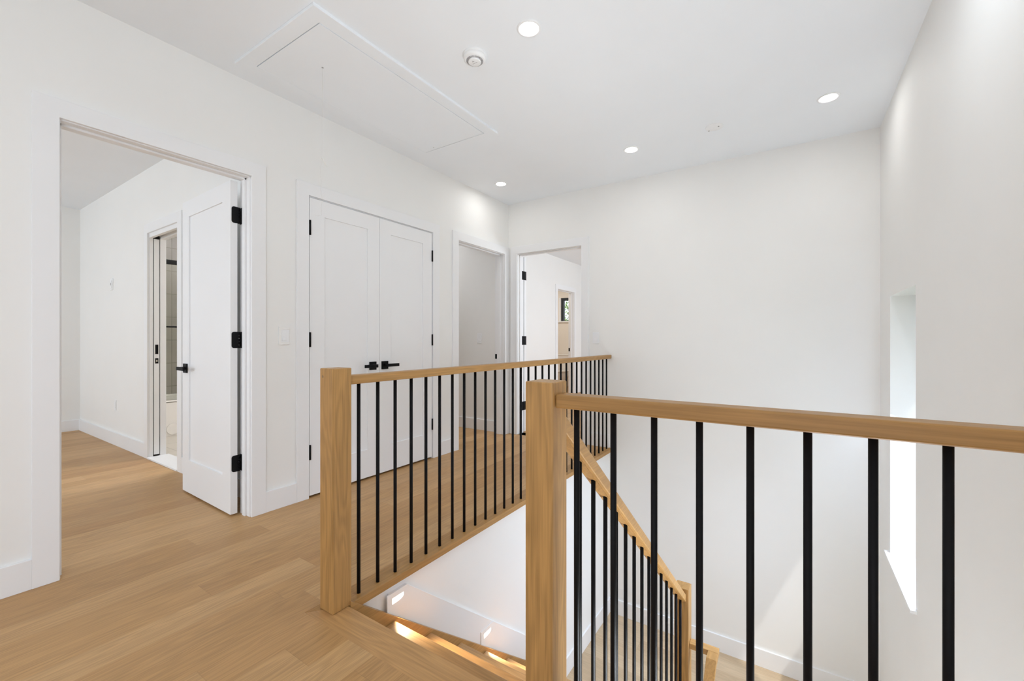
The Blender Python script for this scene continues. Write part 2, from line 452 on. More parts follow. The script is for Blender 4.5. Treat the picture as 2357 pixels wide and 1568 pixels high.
def lever_handle(parent, P, face, arm, flip=1):
    """Square-rose lever: P centre on the door face, FACE unit vector out of the door, ARM unit vector of the lever."""
    P, F, A = Vector(P), Vector(face), Vector(arm)
    h = thing('door_handle', P, None, None); h.parent = parent
    q = parent; base = Vector((0, 0, 0))
    while q is not None: base += q.location; q = q.parent
    h.location = P - base
    h['label'] = 'matte black lever handle on a square rose'
    def bx(c0, c1):
        lo = [min(a, b) for a, b in zip(c0, c1)]; hi = [max(a, b) for a, b in zip(c0, c1)]
        return (lo[0], hi[0], lo[1], hi[1], lo[2], hi[2])
    up = Vector((0, 0, 1)); R = 0.0335
    part('rose', MB().box(*bx(P - A * R - up * R, P + A * R + up * R + F * 0.009)), M['black'], h, 0.002)
    part('spindle', MB().tube(P + F * 0.008, P + F * 0.047, 0.0115, n=20), M['black'], h)
    part('lever', MB().box(*bx(P - A * 0.014 - up * 0.0125 + F * 0.044, P + A * 0.112 + up * 0.0125 + F * 0.056)), M['black'], h, 0.002)
    return h

# closet pair (closed)
def closet_leaf(idx, y0, y1, hinge_y, lab, ylev, arm):
    t = thing('door_%d' % idx, (-2.85, y0, 0), lab, 'door', kind='structure')
    a, b = -2.885, -2.850
    mb = shaker(MB(), 'X', a, b, y0, y1, 0.016, 2.127, stile=0.117, top=0.117, bot=0.222)
    part('door_frame', mb, M['door'], t, 0.0012)
    part('door_panel', shaker_panel('X', a, b, y0, y1, 0.016, 2.127, 0.117, 0.117, 0.222), M['door'], t)
    for z in (1.9125, 1.120, 0.323):
        k = MB().tube((-2.845, hinge_y, z - 0.052), (-2.845, hinge_y, z + 0.052), 0.0072, n=14)
        k.box(-2.851, -2.846, hinge_y - 0.004, hinge_y + 0.004, z - 0.05, z + 0.05)
        part('hinge', k, M['black'], t, label='black butt hinge knuckle')
    lever_handle(t, (-2.850, ylev, 0.909), (1, 0, 0), arm)
    return t
closet_leaf(1, 1.7266, 2.3368, 1.7275, 'left leaf of the closed white double closet doors', 2.267, (0, -1, 0))
closet_leaf(2, 2.3398, 2.9490, 2.9495, 'right leaf of the closed white double closet doors', 2.3885, (0, 1, 0))

# bedroom door, open at right angles into the bedroom
t = thing('door_3', (-2.965, 1.289, 0), 'white shaker door standing open into the bedroom', 'door', kind='structure')
t.rotation_euler = (0, 0, math.radians(-1.6))
DY0, DY1 = 1.268, 1.309
mb = shaker(MB(), 'Y', DY0, DY1, -3.765, -2.965, 0.012, 2.128, stile=0.118, top=0.118, bot=0.235)
part('door_frame', mb, M['door'], t, 0.0012)
part('door_panel', shaker_panel('Y', DY0, DY1, -3.765, -2.965, 0.012, 2.128, 0.118, 0.118, 0.235), M['door'], t)
def flat_hinge(t, px, p0, p1, z, kn, jl):
    """Leaf plate on the door edge (plane X = px, p0..p1 along Y), knuckle, jamb leaf."""
    k = MB(); h = 0.052; rr = 0.014
    pts = [(p0 + rr - rr * math.cos(a), z + h - rr + rr * math.sin(a)) for a in [i * PI / 10 for i in range(6)]]
    poly = [(p1, z + h)] + pts[::-1] + [(p0 + rr - rr * math.cos(a), z - h + rr - rr * math.sin(a)) for a in [i * PI / 10 for i in range(6)]] + [(p1, z - h)]
    k.prism(poly, 'X', px, px + 0.003)
    for j in range(5):
        k.tube((kn[0], kn[1], z - h + j * 2 * h / 5 + 0.001), (kn[0], kn[1], z - h + (j + 1) * 2 * h / 5 - 0.001), 0.0068, n=14)
    k.box(*jl, z - h, z + h)
    return part('hinge', k, M['black'], t, label='black butt hinge')
for z in (1.914, 1.1175, 0.330):
    flat_hinge(t, -2.965, 1.275, 1.3135, z, (-2.968, 1.319), (-2.985, -2.945, 1.3305, 1.3335))
lever_handle(t, (-3.700, DY0, 0.912), (0, -1, 0), (1, 0, 0))

# pocket door in the bath opening: only its edge shows
t = thing('door_4', (-5.06, 1.53, 0), 'white pocket door slid back into the wall beside the bathroom opening', 'door', kind='structure')
part('door_slab', MB().box(-5.075, -5.0655, 1.5085, 1.5495, 0.03, 2.08), M['door'], t)
ep = part('edge_pull', MB().box(-5.0660, -5.0640, 1.518, 1.541, 0.985, 1.075), M['black'], t, label='black edge pull')
lk = part('latch_plate', MB().box(-5.0660, -5.0640, 1.517, 1.542, 0.895, 0.945), M['black'], t, label='black latch plate')
part('latch_bolt', MB().box(-5.0645, -5.0620, 1.524, 1.535, 0.912, 0.930), M['brass'], lk)
struct('wall_pocket_shade', MB().box(-5.30, -5.09, 1.5035, 1.5565, 0, 2.144), M['dark'])  # dark block painting the shade inside the door pocket

# back-room door folded right back behind the wall: its hinge edge shows past the jamb
t = thing('door_5', (-2.74, 4.41, 0), 'white door folded back behind the back-wall doorway', 'door', kind='structure')
mb = shaker(MB(), 'Y', 4.404, 4.448, -3.52, -2.722, 0.012, 2.128)
part('door_frame', mb, M['door'], t, 0.0012)
part('door_panel', shaker_panel('Y', 4.404, 4.448, -3.52, -2.722, 0.012, 2.128), M['door'], t)
for z in (1.900, 1.114, 0.324):
    k = MB().box(-2.7225, -2.7195, 4.400, 4.444, z - 0.052, z + 0.052)
    k.tube((-2.7215, 4.394, z - 0.052), (-2.7215, 4.394, z + 0.052), 0.0065, n=14)
    k.box(-2.7237, -2.7215, 4.350, 4.390, z - 0.052, z + 0.052)
    part('hinge', k, M['black'], t, label='black butt hinge')

# strike plates on the jambs
def strike(loc, mb, lab):
    o = obj('strike_plate', mb, M['black'], origin=loc, bevel=0.0008)
    tag(o, lab, 'strike plate')
s1 = (-2.965, 4.152, 0.924)
strike(s1, MB().box(-2.978, -2.949, 4.1505, 4.1535, 0.895, 0.953), 'black strike plate on the jamb of the far left corner doorway')
strike((-3.95, 8.1945, 0.92), MB().box(-3.966, -3.934, 8.1925, 8.196, 0.885, 0.955), 'tiny black strike plate on the far bathroom jamb seen through the back doorway')

# ------------------------------------------------------------------ tall window in the right wall
t = thing('window_1', (0.80, 3.5, WZ0), 'tall narrow window set deep in the right wall of the stairwell', 'window', kind='structure')
GX = 0.80
mb = MB(); fw = 0.045
mb.box(GX - 0.02, GX + 0.03, WY0, WY0 + fw, WZ0, WZ1).box(GX - 0.02, GX + 0.03, WY1 - fw, WY1, WZ0, WZ1)
mb.box(GX - 0.02, GX + 0.03, WY0 + fw, WY1 - fw, WZ0, WZ0 + fw).box(GX - 0.02, GX + 0.03, WY0 + fw, WY1 - fw, WZ1 - fw, WZ1)
part('window_frame', mb, M['frame_dark'], t)
part('pane', MB().box(GX, GX + 0.006, WY0 + fw, WY1 - fw, WZ0 + fw, WZ1 - fw), M['glass'], t)
part('window_sill', MB().box(0.5285, XR, 3.10, 3.905, -0.357, -0.3405).box(XR, GX - 0.02, WY0, WY1, -0.357, -0.3405), M['trim'], t, 0.002, label='white sill board projecting from the wall')
struct('trim_sun_cut', MB().box(XRB, 1.00, 2.4, 4.6, WZ1, WZ1 + 0.06), M['trim'], 'unseen eave board added over the tall window to cut the sun')  # added out of view to trim the upper edge of the sun patch

# far bath window
t = thing('window_2', (-4.45, 9.47, B4[2]), 'small dark framed window in the far bathroom', 'window', kind='structure')
x0, x1, z0, z1 = B4[0] + 0.012, B4[1] - 0.012, B4[2] + 0.012, B4[3] - 0.005
mb = MB(); f1 = 0.085
y0, y1 = 9.425, 9.50
mb.box(x0 + 0.012, x0 + f1, y0, y1, z0, z1).box(x1 - f1, x1 - 0.012, y0, y1, z0, z1).box(x0 + f1, x1 - f1, y0, y1, z0, z0 + 0.016).box(x0 + f1, x1 - f1, y0, y1, z1 - 0.06, z1)
part('window_frame', mb, M['frame_dark'], t)
part('pane', MB().box(x0 + f1, x1 - f1, 9.46, 9.465, z0 + 0.016, z1 - 0.06), M['glass'], t)
part('window_reveal', MB().box(B4[0] - 0.014, B4[0] + 0.036, 9.394, 9.425, B4[2], B4[3] + 0.01), M['trim'], t)
part('window_sill', MB().box(B4[0] - 0.03, B4[1] + 0.03, 9.36, 9.44, B4[2] - 0.016, B4[2] + 0.012), M['trim'], t)

# ------------------------------------------------------------------ railings
def bal_mesh():
    mb = MB().tube((0, 0, 0), (0, 0, 1), 0.008, n=16)
    me = bpy.data.meshes.new('baluster')
    me.from_pydata(mb.v, [], mb.f); me.polygons.foreach_set('use_smooth', mb.sm); me.materials.append(M['black'])
    bm = bmesh.new(); bm.from_mesh(me); bmesh.ops.remove_doubles(bm, verts=bm.verts, dist=1e-5); bmesh.ops.recalc_face_normals(bm, faces=bm.faces); bm.to_mesh(me); bm.free()
    return me
BAL = bal_mesh()
def baluster(parent, x, y, z0, z1):
    o = bpy.data.objects.new('baluster', BAL); COL.objects.link(o); o.parent = parent
    o.location = Vector((x, y, z0)) - parent.location; o.scale = (1, 1, z1 - z0)
    return o

NY0, NY1 = 1.040, 1.129
RT, RB = 0.9645, 0.9260       # level handrails: top, underside
# landing railing along the left side of the stairwell
t = thing('landing_railing', (-1.598, 1.0845, 0), 'long oak and black railing along the upper hall, from square newel to back wall', 'railing')
part('newel_post', MB().box(-1.6425, -1.5535, NY0, NY1, 0.0006, 0.9990), M['oakZ'], t, 0.004, label='square oak newel post')
part('handrail', MB().box(-1.627, -1.570, NY1, YB, RB, RT), M['oakY'], t, 0.006, 3, label='flat oak handrail')
part('dowel_plug', MB().tube((-1.6215, NY0 - 0.0003, 0.965), (-1.6215, NY0 + 0.004, 0.965), 0.0058, n=20), oak('oak_plug', 'X', gain=0.62), t, label='small round oak plug')
for i in range(30): baluster(t, -1.6, 1.198 + 0.10328 * i, 0.0006, RB + 0.003)

# guard over the lower flight, from the second newel to the right wall
t = thing('stairwell_guard', (-0.598, 1.0845, 0), 'oak and black guard railing in front, from nearest newel across to the right wall', 'railing')
part('newel_post', MB().box(-0.6405, -0.5515, NY0, NY1, 0.0006, 0.9975), M['oakZ'], t, 0.004, label='square oak newel post')
part('handrail', MB().box(-0.5515, XR, 1.0535, 1.1125, RB, RT), M['oakX'], t, 0.006, 3, label='flat oak handrail')
for i in range(10): baluster(t, -0.500 + 0.1052 * i, 1.085, 0.0006, RB + 0.003)

# stair railing going down the first flight to the lower newel
t = thing('stair_railing', (-0.598, 2.934, ZL), 'sloping oak stair railing with black balusters, down to the lower newel', 'railing')
SL = 0.8105
zt = lambda y: 0.8875 - SL * (y - 1.1623)      # top edge
VT = 0.050
def slope_box(x0, x1, y0, y1, top, bot):
    return MB().prism([(y0, top(y0)), (y1, top(y1)), (y1, bot(y1)), (y0, bot(y0))], 'X', x0, x1)
part('handrail', slope_box(-0.627, -0.570, NY1, 2.888, zt, lambda y: zt(y) - VT), M['oakY'], t, 0.004, 2, label='sloping oak handrail')
part('fillet', slope_box(-0.6125, -0.5865, NY1, 2.888, lambda y: zt(y) - VT + 0.002, lambda y: zt(y) - VT - 0.0025), M['oakY'], t)
part('newel_post', MB().box(-0.6435, -0.5550, 2.888, 2.979, -1.535, -0.4800), M['oakZ'], t, 0.003, label='lower square oak newel post')
for i in range(15):
    y = 1.2045 + 0.11825 * i
    baluster(t, -0.5995, y, -0.10 - (y - 1.13) * RISE / GO + 0.008, zt(y) - VT + 0.006)

# handrail of the lower flight: short level piece off the newel, then down towards the camera side
t = thing('lower_handrail', (-0.41, 2.93, -0.85), 'short oak handrail turning down from the lower newel to the next flight', 'handrail')
tp, tb = -0.8260, -0.8610
part('level_rail', MB().box(-0.5545, -0.3865, 2.9045, 2.9615, tb, tp), M['oakX'], t, 0.002)
yy = 2.833
def down(y): return tp - (yy - y) * RISE / GO
poly = [(2.9045, tp), (yy, tp), (1.55, down(1.55)), (1.55, down(1.55) - 0.045), (yy, tb - 0.004), (2.9045, tb)]
part('sloping_rail', MB().prism(poly, 'X', -0.4435, -0.3865), M['oakY'], t, 0.002)
for y in (2.55, 1.8):
    part('bracket', MB().tube((-0.415, y, down(y) - 0.04), (-0.415, y, down(y) - 0.09), 0.006, n=10).tube((-0.415, y, down(y) - 0.085), (-0.558, y, down(y) - 0.085), 0.006, n=10), M['black'], t)

# ------------------------------------------------------------------ stairs
t = thing('staircase', (-1.1, 1.12, ZL), 'oak staircase dropping from the upper hall to the half landing', 'staircase')
XN = -1.562
part('landing_nosing', MB().prism([(-1.668, 0.990), (XN, 1.115), (XN, YB - 0.001), (-1.668, YB - 0.001)], 'Z', -0.035, 0.0), M['oakY'], t, 0.0015, label='oak nosing board under the landing railing')
part('top_nosing', MB().prism([(-1.668, 0.990), (XR - 0.001, 0.990), (XR - 0.001, 1.115), (XN, 1.115)], 'Z', -0.035, 0.0), oak('oak_top_step', 'X', gain=1.08), t, 0.0015, label='oak nosing board at the head of the stairs')
XT0, XT1 = -1.546, -0.645
for n in range(1, 9):
    part('tread', MB().box(XT0, XT1, YF(n - 1) - 0.03, YF(n), -RISE * n - 0.028, -RISE * n), M['tread'], t, 0.005, 2)
for n in range(1, 10):
    part('riser', MB().box(XT0, XT1, YF(n - 1) - 0.045, YF(n - 1) - 0.027, -RISE * n, -RISE * (n - 1) - 0.03), M['tread'], t)
so = lambda y: -0.0588 - (RISE / GO) * (y - 1.2176)
part('stringer', MB().prism([(1.12, so(1.12)), (2.98, so(2.98)), (2.98, ZL - 0.1), (2.7, ZL - 0.1), (1.12, so(1.12) - 0.45)], 'X', XS + 0.001, XT0), M['oakY'], t, label='oak stringer along the stairwell wall')
part('outer_stringer', MB().prism([(1.13, -0.10), (2.886, -0.10 - 1.756 * RISE / GO), (2.886, -0.16 - 1.756 * RISE / GO), (1.13, -0.16)], 'X', -0.6425, -0.5555), M['oakY'], t)
ls = MB().box(-0.557, XR - 0.001, 2.955, 2.984, ZL - 0.035, ZL)
for n in range(1, 9):
    y = 2.985 - GO * n
    ls.box(-0.557, XR - 0.001, y, y + GO + 0.02, ZL - RISE * n - 0.03, ZL - RISE * n)
    ls.box(-0.557, XR - 0.001, y + GO, y + GO + 0.018, ZL - RISE * n, ZL - RISE * (n - 1) - 0.03)
struct('floor_lower_steps', ls, M['tread'])
# white sloping skirt on the stairwell wall, above the stringer
XK = XS + 0.0145
sk = lambda y: -0.0804 - (RISE / GO) * (y - 1.4623)
sk0 = 1.352
trim(MB().prism([(sk0, so(sk0)), (sk0, -0.079), (1.4623, -0.0804), (3.04, sk(3.04)), (3.04, so(3.04))], 'X', XS, XK), 'white sloping skirt board on the stairwell wall', 0.001)

def step_light(y0, ztop, lab):
    t = thing('step_light', (XK, y0 + 0.063, ztop - 0.06), lab, 'step light', 'step lights on the stair skirt')
    y1 = y0 + 0.126
    poly = [(y0, ztop), (y1, ztop), (y1, ztop - 0.126), (y0, ztop - 0.126)]
    poly = [(y0, ztop), (y1, ztop), (y1, max(ztop - 0.126, so(y1))), ] + ([(y0 + (so(y0) - (ztop - 0.126)) * GO / RISE, ztop - 0.126)] if ztop - 0.126 > so(y1) else []) + [(y0, max(so(y0), ztop - 0.126))]
    part('faceplate', MB().prism(poly, 'X', XK - 0.002, XK + 0.0045), M['trim'], t, 0.0008)
    # eyelid opening: flat left and top edges, curved lower right
    a0, a1 = y0 + 0.030, y0 + 0.099
    b1, b0 = ztop - 0.026, ztop - 0.052
    hh, ww = b1 - b0, a1 - a0
    arc = [(a1, b1 - 0.42 * hh)] + [(a1 - 0.62 * ww * (1 - math.cos(u)), b1 - hh * (0.42 + 0.58 * math.sin(u))) for u in [i * PI / 16 for i in range(1, 9)]]
    part('lens', MB().prism([(a0, b1), (a1, b1)] + arc + [(a0, b0)], 'X', XK + 0.0045, XK + 0.0052), M['step_lens'], t, label='glowing eyelid lens')
    # the shaded lamp throws its light down on the tread
    ld = bpy.data.lights.new('step_lamp', 'SPOT'); ld.energy = 14.0; ld.color = (1.0, 0.80, 0.52); ld.spot_size = math.radians(96); ld.spot_blend = 0.8; ld.shadow_soft_size = 0.012
    lo = bpy.data.objects.new('step_lamp', ld); COL.objects.link(lo); lo.parent = t
    lo.location = Vector((XK + 0.022, (a0 + a1) / 2, ztop - 0.045)) - t.location
    lo.rotation_euler = Vector((1.0, 0.10, -0.95)).to_track_quat('-Z', 'Y').to_euler()
    return t
step_light(1.3364, -0.078, 'upper square step light with glowing eyelid, beside the top tread')
step_light(2.0515, -0.655, 'lower square step light with glowing eyelid, three treads down')

# ------------------------------------------------------------------ ceiling fixtures
def downlight(x, y, lab):
    t = thing('recessed_downlight', (x, y, ZC), lab, 'ceiling light', 'recessed ceiling lights')
    c = (x, y, ZC)
    part('trim_ring', MB().lathe(c, [(0.064, 0.0), (0.064, -0.003), (0.061, -0.0055), (0.052, -0.006), (0.047, -0.002), (0.047, 0.0)], 40), M['plastic'], t)
    part('lens', MB().lathe(c, [(0.047, -0.0028), (0.044, -0.0035), (0.0, -0.0035)], 40, smooth=False), M['lens'], t, label='glowing round lens')
    return t
downlight(-1.1493, 1.9045, 'glowing recessed ceiling light nearest the camera, by the smoke detector')
downlight(0.1993, 3.552, 'glowing recessed ceiling light beside the right wall')
downlight(-1.150, 3.5918, 'glowing recessed ceiling light between the far left one and the blank cover')
downlight(-2.532, 3.6329, 'small glowing recessed ceiling light in the far left corner')

# smoke detector
sx, sy = -1.515, 1.912
t = thing('smoke_detector', (sx, sy, ZC), 'round white smoke detector on the ceiling beside the attic hatch', 'smoke detector')
c = (sx, sy, ZC)
part('base', MB().lathe(c, [(0.067, 0), (0.067, -0.010), (0.064, -0.012), (0.0, -0.012)], 48), M['plastic'], t)
part('housing', MB().lathe(c, [(0.063, -0.012), (0.064, -0.017), (0.061, -0.030), (0.052, -0.0345), (0.0, -0.0345)], 48), M['plastic'], t)
ring = MB()
for i in range(36):
    a0, a1 = 2 * PI * i / 36, 2 * PI * (i + 0.55) / 36
    q = [(c[0] + r * math.cos(a), c[1] + r * math.sin(a), c[2] + z) for z in (-0.034, -0.0375) for a, r in ((a0, 0.037), (a0, 0.048), (a1, 0.048), (a1, 0.037))]
    ring._add(q, [(0, 1, 2, 3), (4, 5, 6, 7), (0, 1, 5, 4), (1, 2, 6, 5), (2, 3, 7, 6), (3, 0, 4, 7)])
part('vent_ring', ring, M['grey_plastic'], t, label='grey slotted sounder ring')
bt = part('test_button', MB().lathe(c, [(0.036, -0.034), (0.036, -0.043), (0.033, -0.0455), (0.0, -0.0455)], 40), M['plastic'], t)
part('button_mark', MB().box(sx - 0.006, sx + 0.006, sy - 0.014, sy - 0.011, ZC - 0.0463, ZC - 0.0452).box(sx - 0.0015, sx + 0.0015, sy - 0.020, sy - 0.011, ZC - 0.0463, ZC - 0.0452).box(sx - 0.016, sx + 0.016, sy + 0.002, sy + 0.004, ZC - 0.0463, ZC - 0.0452), M['grey_plastic'], bt)
part('indicator', MB().box(sx + 0.038, sx + 0.047, sy - 0.008, sy + 0.008, ZC - 0.039, ZC - 0.0345), M['grey_plastic'], t)

# blank round ceiling cover
cx, cy = -0.500, 3.562
t = thing('ceiling_cover', (cx, cy, ZC), 'blank round white cover plate on the ceiling with two screws', 'ceiling cover')
part('plate', MB().lathe((cx, cy, ZC), [(0.063, 0), (0.063, -0.003), (0.058, -0.006), (0.0, -0.006)], 40), M['plastic'], t)
for (px, py) in ((-0.5435, 3.596), (-0.470, 3.556)):
    part('screw', MB().lathe((px, py, ZC), [(0.006, -0.0055), (0.006, -0.008), (0.0, -0.008)], 12), M['grey_plastic'], t)

# attic hatch
hx0, hx1, hy0, hy1 = -2.634, -2.006, 1.267, 2.650
t = thing('attic_hatch', (-2.32, 1.96, ZC), 'long white attic hatch with flat trim and pull cord in the ceiling', 'attic hatch')
tw = 0.083
zt0 = ZC - 0.017
mb = panel_wall('Z', zt0, ZC, hx0 - tw, hx1 + tw, hy0 - tw, hy1 + 0.066, [(hx0, hx1, hy0, hy1)])
part('hatch_frame', mb, M['ceil'], t, 0.002)
part('hatch_panel', MB().box(hx0 + 0.0045, hx1 - 0.003, hy0 + 0.003, hy1 - 0.008, ZC - 0.0185, ZC - 0.003), M['ceil'], t)
part('gap_shade', MB().box(hx0, hx1, hy0, hy1, ZC - 0.0025, ZC), M['dark'], t)  # dark sheet behind the panel, painting the shade in its gap
part('cord_hole', MB().lathe((-2.317, 1.485, ZC), [(0.006, -0.0185), (0.006, -0.0195), (0.0, -0.0195)], 14), M['grey_plastic'], t)
part('screw', MB().lathe((-2.505, 2.612, ZC), [(0.005, -0.0185), (0.005, -0.0195), (0.0, -0.0195)], 12), M['grey_plastic'], t)
hx, hy = -2.317, 1.485
cord = [(hx, hy, ZC - 0.019), (hx, hy, 2.24), (hx + 0.001, hy + 0.002, 2.17)]
pc = part('pull_cord', MB().path(cord, 0.0006, 6), M['cord'], t, label='thin white pull cord with a knot')
part('knot', MB().tube((hx + 0.001, hy - 0.004, 2.190), (hx + 0.006, hy + 0.018, 2.155), 0.0045, 0.0035, n=10).tube((hx + 0.006, hy + 0.018, 2.155), (hx + 0.010, hy + 0.026, 2.146), 0.0035, 0.001, n=10), M['cord'], pc)
tail = [(hx, hy - 0.006, 2.165), (hx - 0.004, hy - 0.012, 2.11), (hx, hy - 0.008, 2.05), (hx - 0.003, hy - 0.010, 2.0), (hx + 0.002, hy - 0.004, 1.95), (hx - 0.002, hy - 0.008, 1.88), (hx, hy - 0.006, 1.852), (hx - 0.01, hy - 0.025, 1.845), (hx - 0.012, hy - 0.042, 1.848)]
part('cord_tail', MB().path(tail, 0.0007, 6), M['cord'], pc)

# ------------------------------------------------------------------ wall plates
def wall_plate(name, c, n, u, lab, cat, w=0.072, h=0.120, kind='switch', film=False):
    """c on the wall, n out of the wall, u horizontal."""
    c, n, u = Vector(c), Vector(n), Vector(u); k = Vector((0, 0, 1))
    t = thing(name, c, lab, cat)
    def b(u0, u1, z0, z1, d0, d1):
        p, q = c + u * u0 + k * z0 + n * d0, c + u * u1 + k * z1 + n * d1
        return (min(p.x, q.x), max(p.x, q.x), min(p.y, q.y), max(p.y, q.y), min(p.z, q.z), max(p.z, q.z))
    part('plate', MB().box(*b(-w / 2, w / 2, -h / 2, h / 2, 0, 0.006)), M['plastic'], t, 0.002)
    if kind == 'switch':
        part('bezel', MB().box(*b(-0.0175, 0.0175, -0.035, 0.035, 0.0055, 0.0068)), M['cream'] if False else M['trim'], t)
        rk = MB()
        P = lambda uu, zz, d: tuple(c + u * uu + k * zz + n * d)
        v = []
        for uu in (-0.0155, 0.0155):
            v += [P(uu, 0.032, 0.006), P(uu, 0.032, 0.0078), P(uu, 0.0, 0.0066), P(uu, -0.032, 0.0105), P(uu, -0.032, 0.006)]
        rk._add(v, [(0, 1, 2, 3, 4), (9, 8, 7, 6, 5)] + [(i, (i + 1) % 5, 5 + (i + 1) % 5, 5 + i) for i in range(5)])
        part('rocker', rk, M['plastic'], t)
    elif kind == 'outlet':
        part('receptacle', MB().box(*b(-0.0165, 0.0165, -0.034, 0.034, 0.0055, 0.008)), M['plastic'], t, 0.001)
    elif kind == 'thermostat':
        part('control_face', MB().box(*b(-0.022, 0.022, -0.040, 0.040, 0.0055, 0.011)), M['plastic'], t, 0.002)
        part('toggle', MB().box(*b(-0.003, 0.003, -0.012, 0.016, 0.011, 0.0135)), M['grey_plastic'], t)
    if film:
        fm = MB()
        random.seed(3)
        for (ua, ub, za, zb) in ((-w / 2, w / 2, 0.040, h / 2), (-w / 2, -0.019, -h / 2, 0.040), (-0.019, w / 2, -h / 2, -0.045)):
            nu, nz = 6, 6
            vs = [tuple(c + u * (ua + (ub - ua) * i / nu) + k * (za + (zb - za) * j / nz) + n * (0.0066 + random.random() * 0.0016)) for j in range(nz + 1) for i in range(nu + 1)]
            fs = [(j * (nu + 1) + i, j * (nu + 1) + i + 1, (j + 1) * (nu + 1) + i + 1, (j + 1) * (nu + 1) + i) for j in range(nz) for i in range(nu)]
            fm._add(vs, fs)
        mf, nt, bs = new_mat('plastic_film'); bs.inputs['Base Color'].default_value = (0.9, 0.9, 0.89, 1); bs.inputs['Roughness'].default_value = 0.12
        part('protective_film', fm, mf, t, label='crinkled clear protective film')
    return t
wall_plate('light_switch', (XL, 1.549, 1.147), (1, 0, 0), (0, 1, 0), 'white light switch still under crinkled film, between bedroom doorway and closet', 'light switch', film=True)
wall_plate('light_switch', (-1.743, YB, 1.141), (0, -1, 0), (1, 0, 0), 'white light switch on the back wall, right of the back doorway', 'light switch')
wall_plate('light_switch', (-3.275, 4.232, 1.142), (0, -1, 0), (1, 0, 0), 'white light switch seen through the far left corner doorway', 'light switch')
wall_plate('fan_control', (-6.172, YBS, 1.723), (0, -1, 0), (1, 0, 0), 'narrow white wall control high on the bedroom wall', 'wall control', kind='thermostat', w=0.085, h=0.125)
wall_plate('power_outlet', (-6.05, YBS, 0.423), (0, -1, 0), (1, 0, 0), 'white power outlet low on the bedroom wall', 'power outlet', kind='outlet', w=0.065, h=0.11)
wall_plate('power_outlet', (-3.85, 6.95, 0.43), (1, 0, 0), (0, 1, 0), 'white power outlet seen through the back doorway, behind the balusters', 'power outlet', kind='outlet')

# ------------------------------------------------------------------ bath fixtures
t = thing('bathtub', (-6.40, 2.4, 0.0), 'white bathtub with a round access panel, behind the pocket door', 'bathtub')
tx0, tx1, ty0, ty1, th = -6.779, -6.012, 1.62, 3.2, 0.42
mb = MB().box(tx1 - 0.03, tx1 - 0.008, ty0, ty1, 0.006, th - 0.025)
part('apron', mb, M['porcelain'], t, 0.003)
mb = panel_wall('Z', th - 0.02, th, tx0, tx1, ty0, ty1, [(tx0 + 0.09, tx1 - 0.10, ty0 + 0.12, ty1 - 0.12)])
part('rim', mb, M['porcelain'], t, 0.006)
mb = MB().box(tx0 + 0.08, tx0 + 0.10, ty0 + 0.11, ty1 - 0.11, 0.05, th - 0.019).box(tx1 - 0.11, tx1 - 0.09, ty0 + 0.11, ty1 - 0.11, 0.05, th - 0.019)
mb.box(tx0 + 0.08, tx1 - 0.09, ty0 + 0.11, ty0 + 0.13, 0.05, th - 0.019).box(tx0 + 0.08, tx1 - 0.09, ty1 - 0.13, ty1 - 0.11, 0.05, th - 0.019).box(tx0 + 0.08, tx1 - 0.09, ty0 + 0.11, ty1 - 0.11, 0.05, 0.07)
part('basin', mb, M['porcelain'], t)
pan = MB().tube((tx1 - 0.009, 1.972, 0.085), (tx1 - 0.001, 1.972, 0.085), 0.068, 0.064, n=40)
part('access_panel', pan, M['porcelain'], t)
t = thing('shower_door', (-6.03, 2.4, th), 'framed glass shower door with black bars over the bathtub', 'shower door')
part('header_rail', MB().box(-6.045, -6.0, 1.62, 3.2, 1.998, 2.046), M['black'], t, 0.002, label='black header rail')
part('glass_panel', MB().box(-6.030, -6.024, 1.64, 3.18, th + 0.002, 1.998), M['shower_glass'], t, label='clear glass panel')
part('towel_bar', MB().tube((-5.985, 1.75, 1.272), (-5.985, 2.9, 1.272), 0.009, n=12), M['black'], t, label='thin black towel bar')

t = thing('toilet', (-4.50, 9.0, 0.0), 'white toilet in the far bathroom, only its lid showing through the balusters', 'toilet')
def oval(cx, cy, rx, ry, n=28): return [(cx + rx * math.cos(2 * PI * i / n), cy + ry * math.sin(2 * PI * i / n)) for i in range(n)]
part('lid', MB().prism(oval(-4.53, 8.95, 0.19, 0.23), 'Z', 0.385, 0.42), M['porcelain'], t, 0.006)
bw = MB()
rs = [(0.0, 0.11, 0.17), (0.10, 0.10, 0.16), (0.28, 0.15, 0.20), (0.384, 0.18, 0.22)]
vs, fs = [], []
for z, rx, ry in rs: vs += [(x, y, z) for x, y in oval(-4.53, 8.97, rx, ry)]
for k in range(3):
    for i in range(28): fs.append((k * 28 + i, k * 28 + (i + 1) % 28, (k + 1) * 28 + (i + 1) % 28, (k + 1) * 28 + i))
bw._add(vs, fs, True); bw._add(vs[-28:], [list(range(28))])
part('bowl', bw, M['porcelain'], t)
part('tank', MB().box(-4.73, -4.33, 9.19, 9.37, 0.36, 0.75).box(-4.74, -4.32, 9.18, 9.38, 0.75, 0.78), M['porcelain'], t, 0.01)

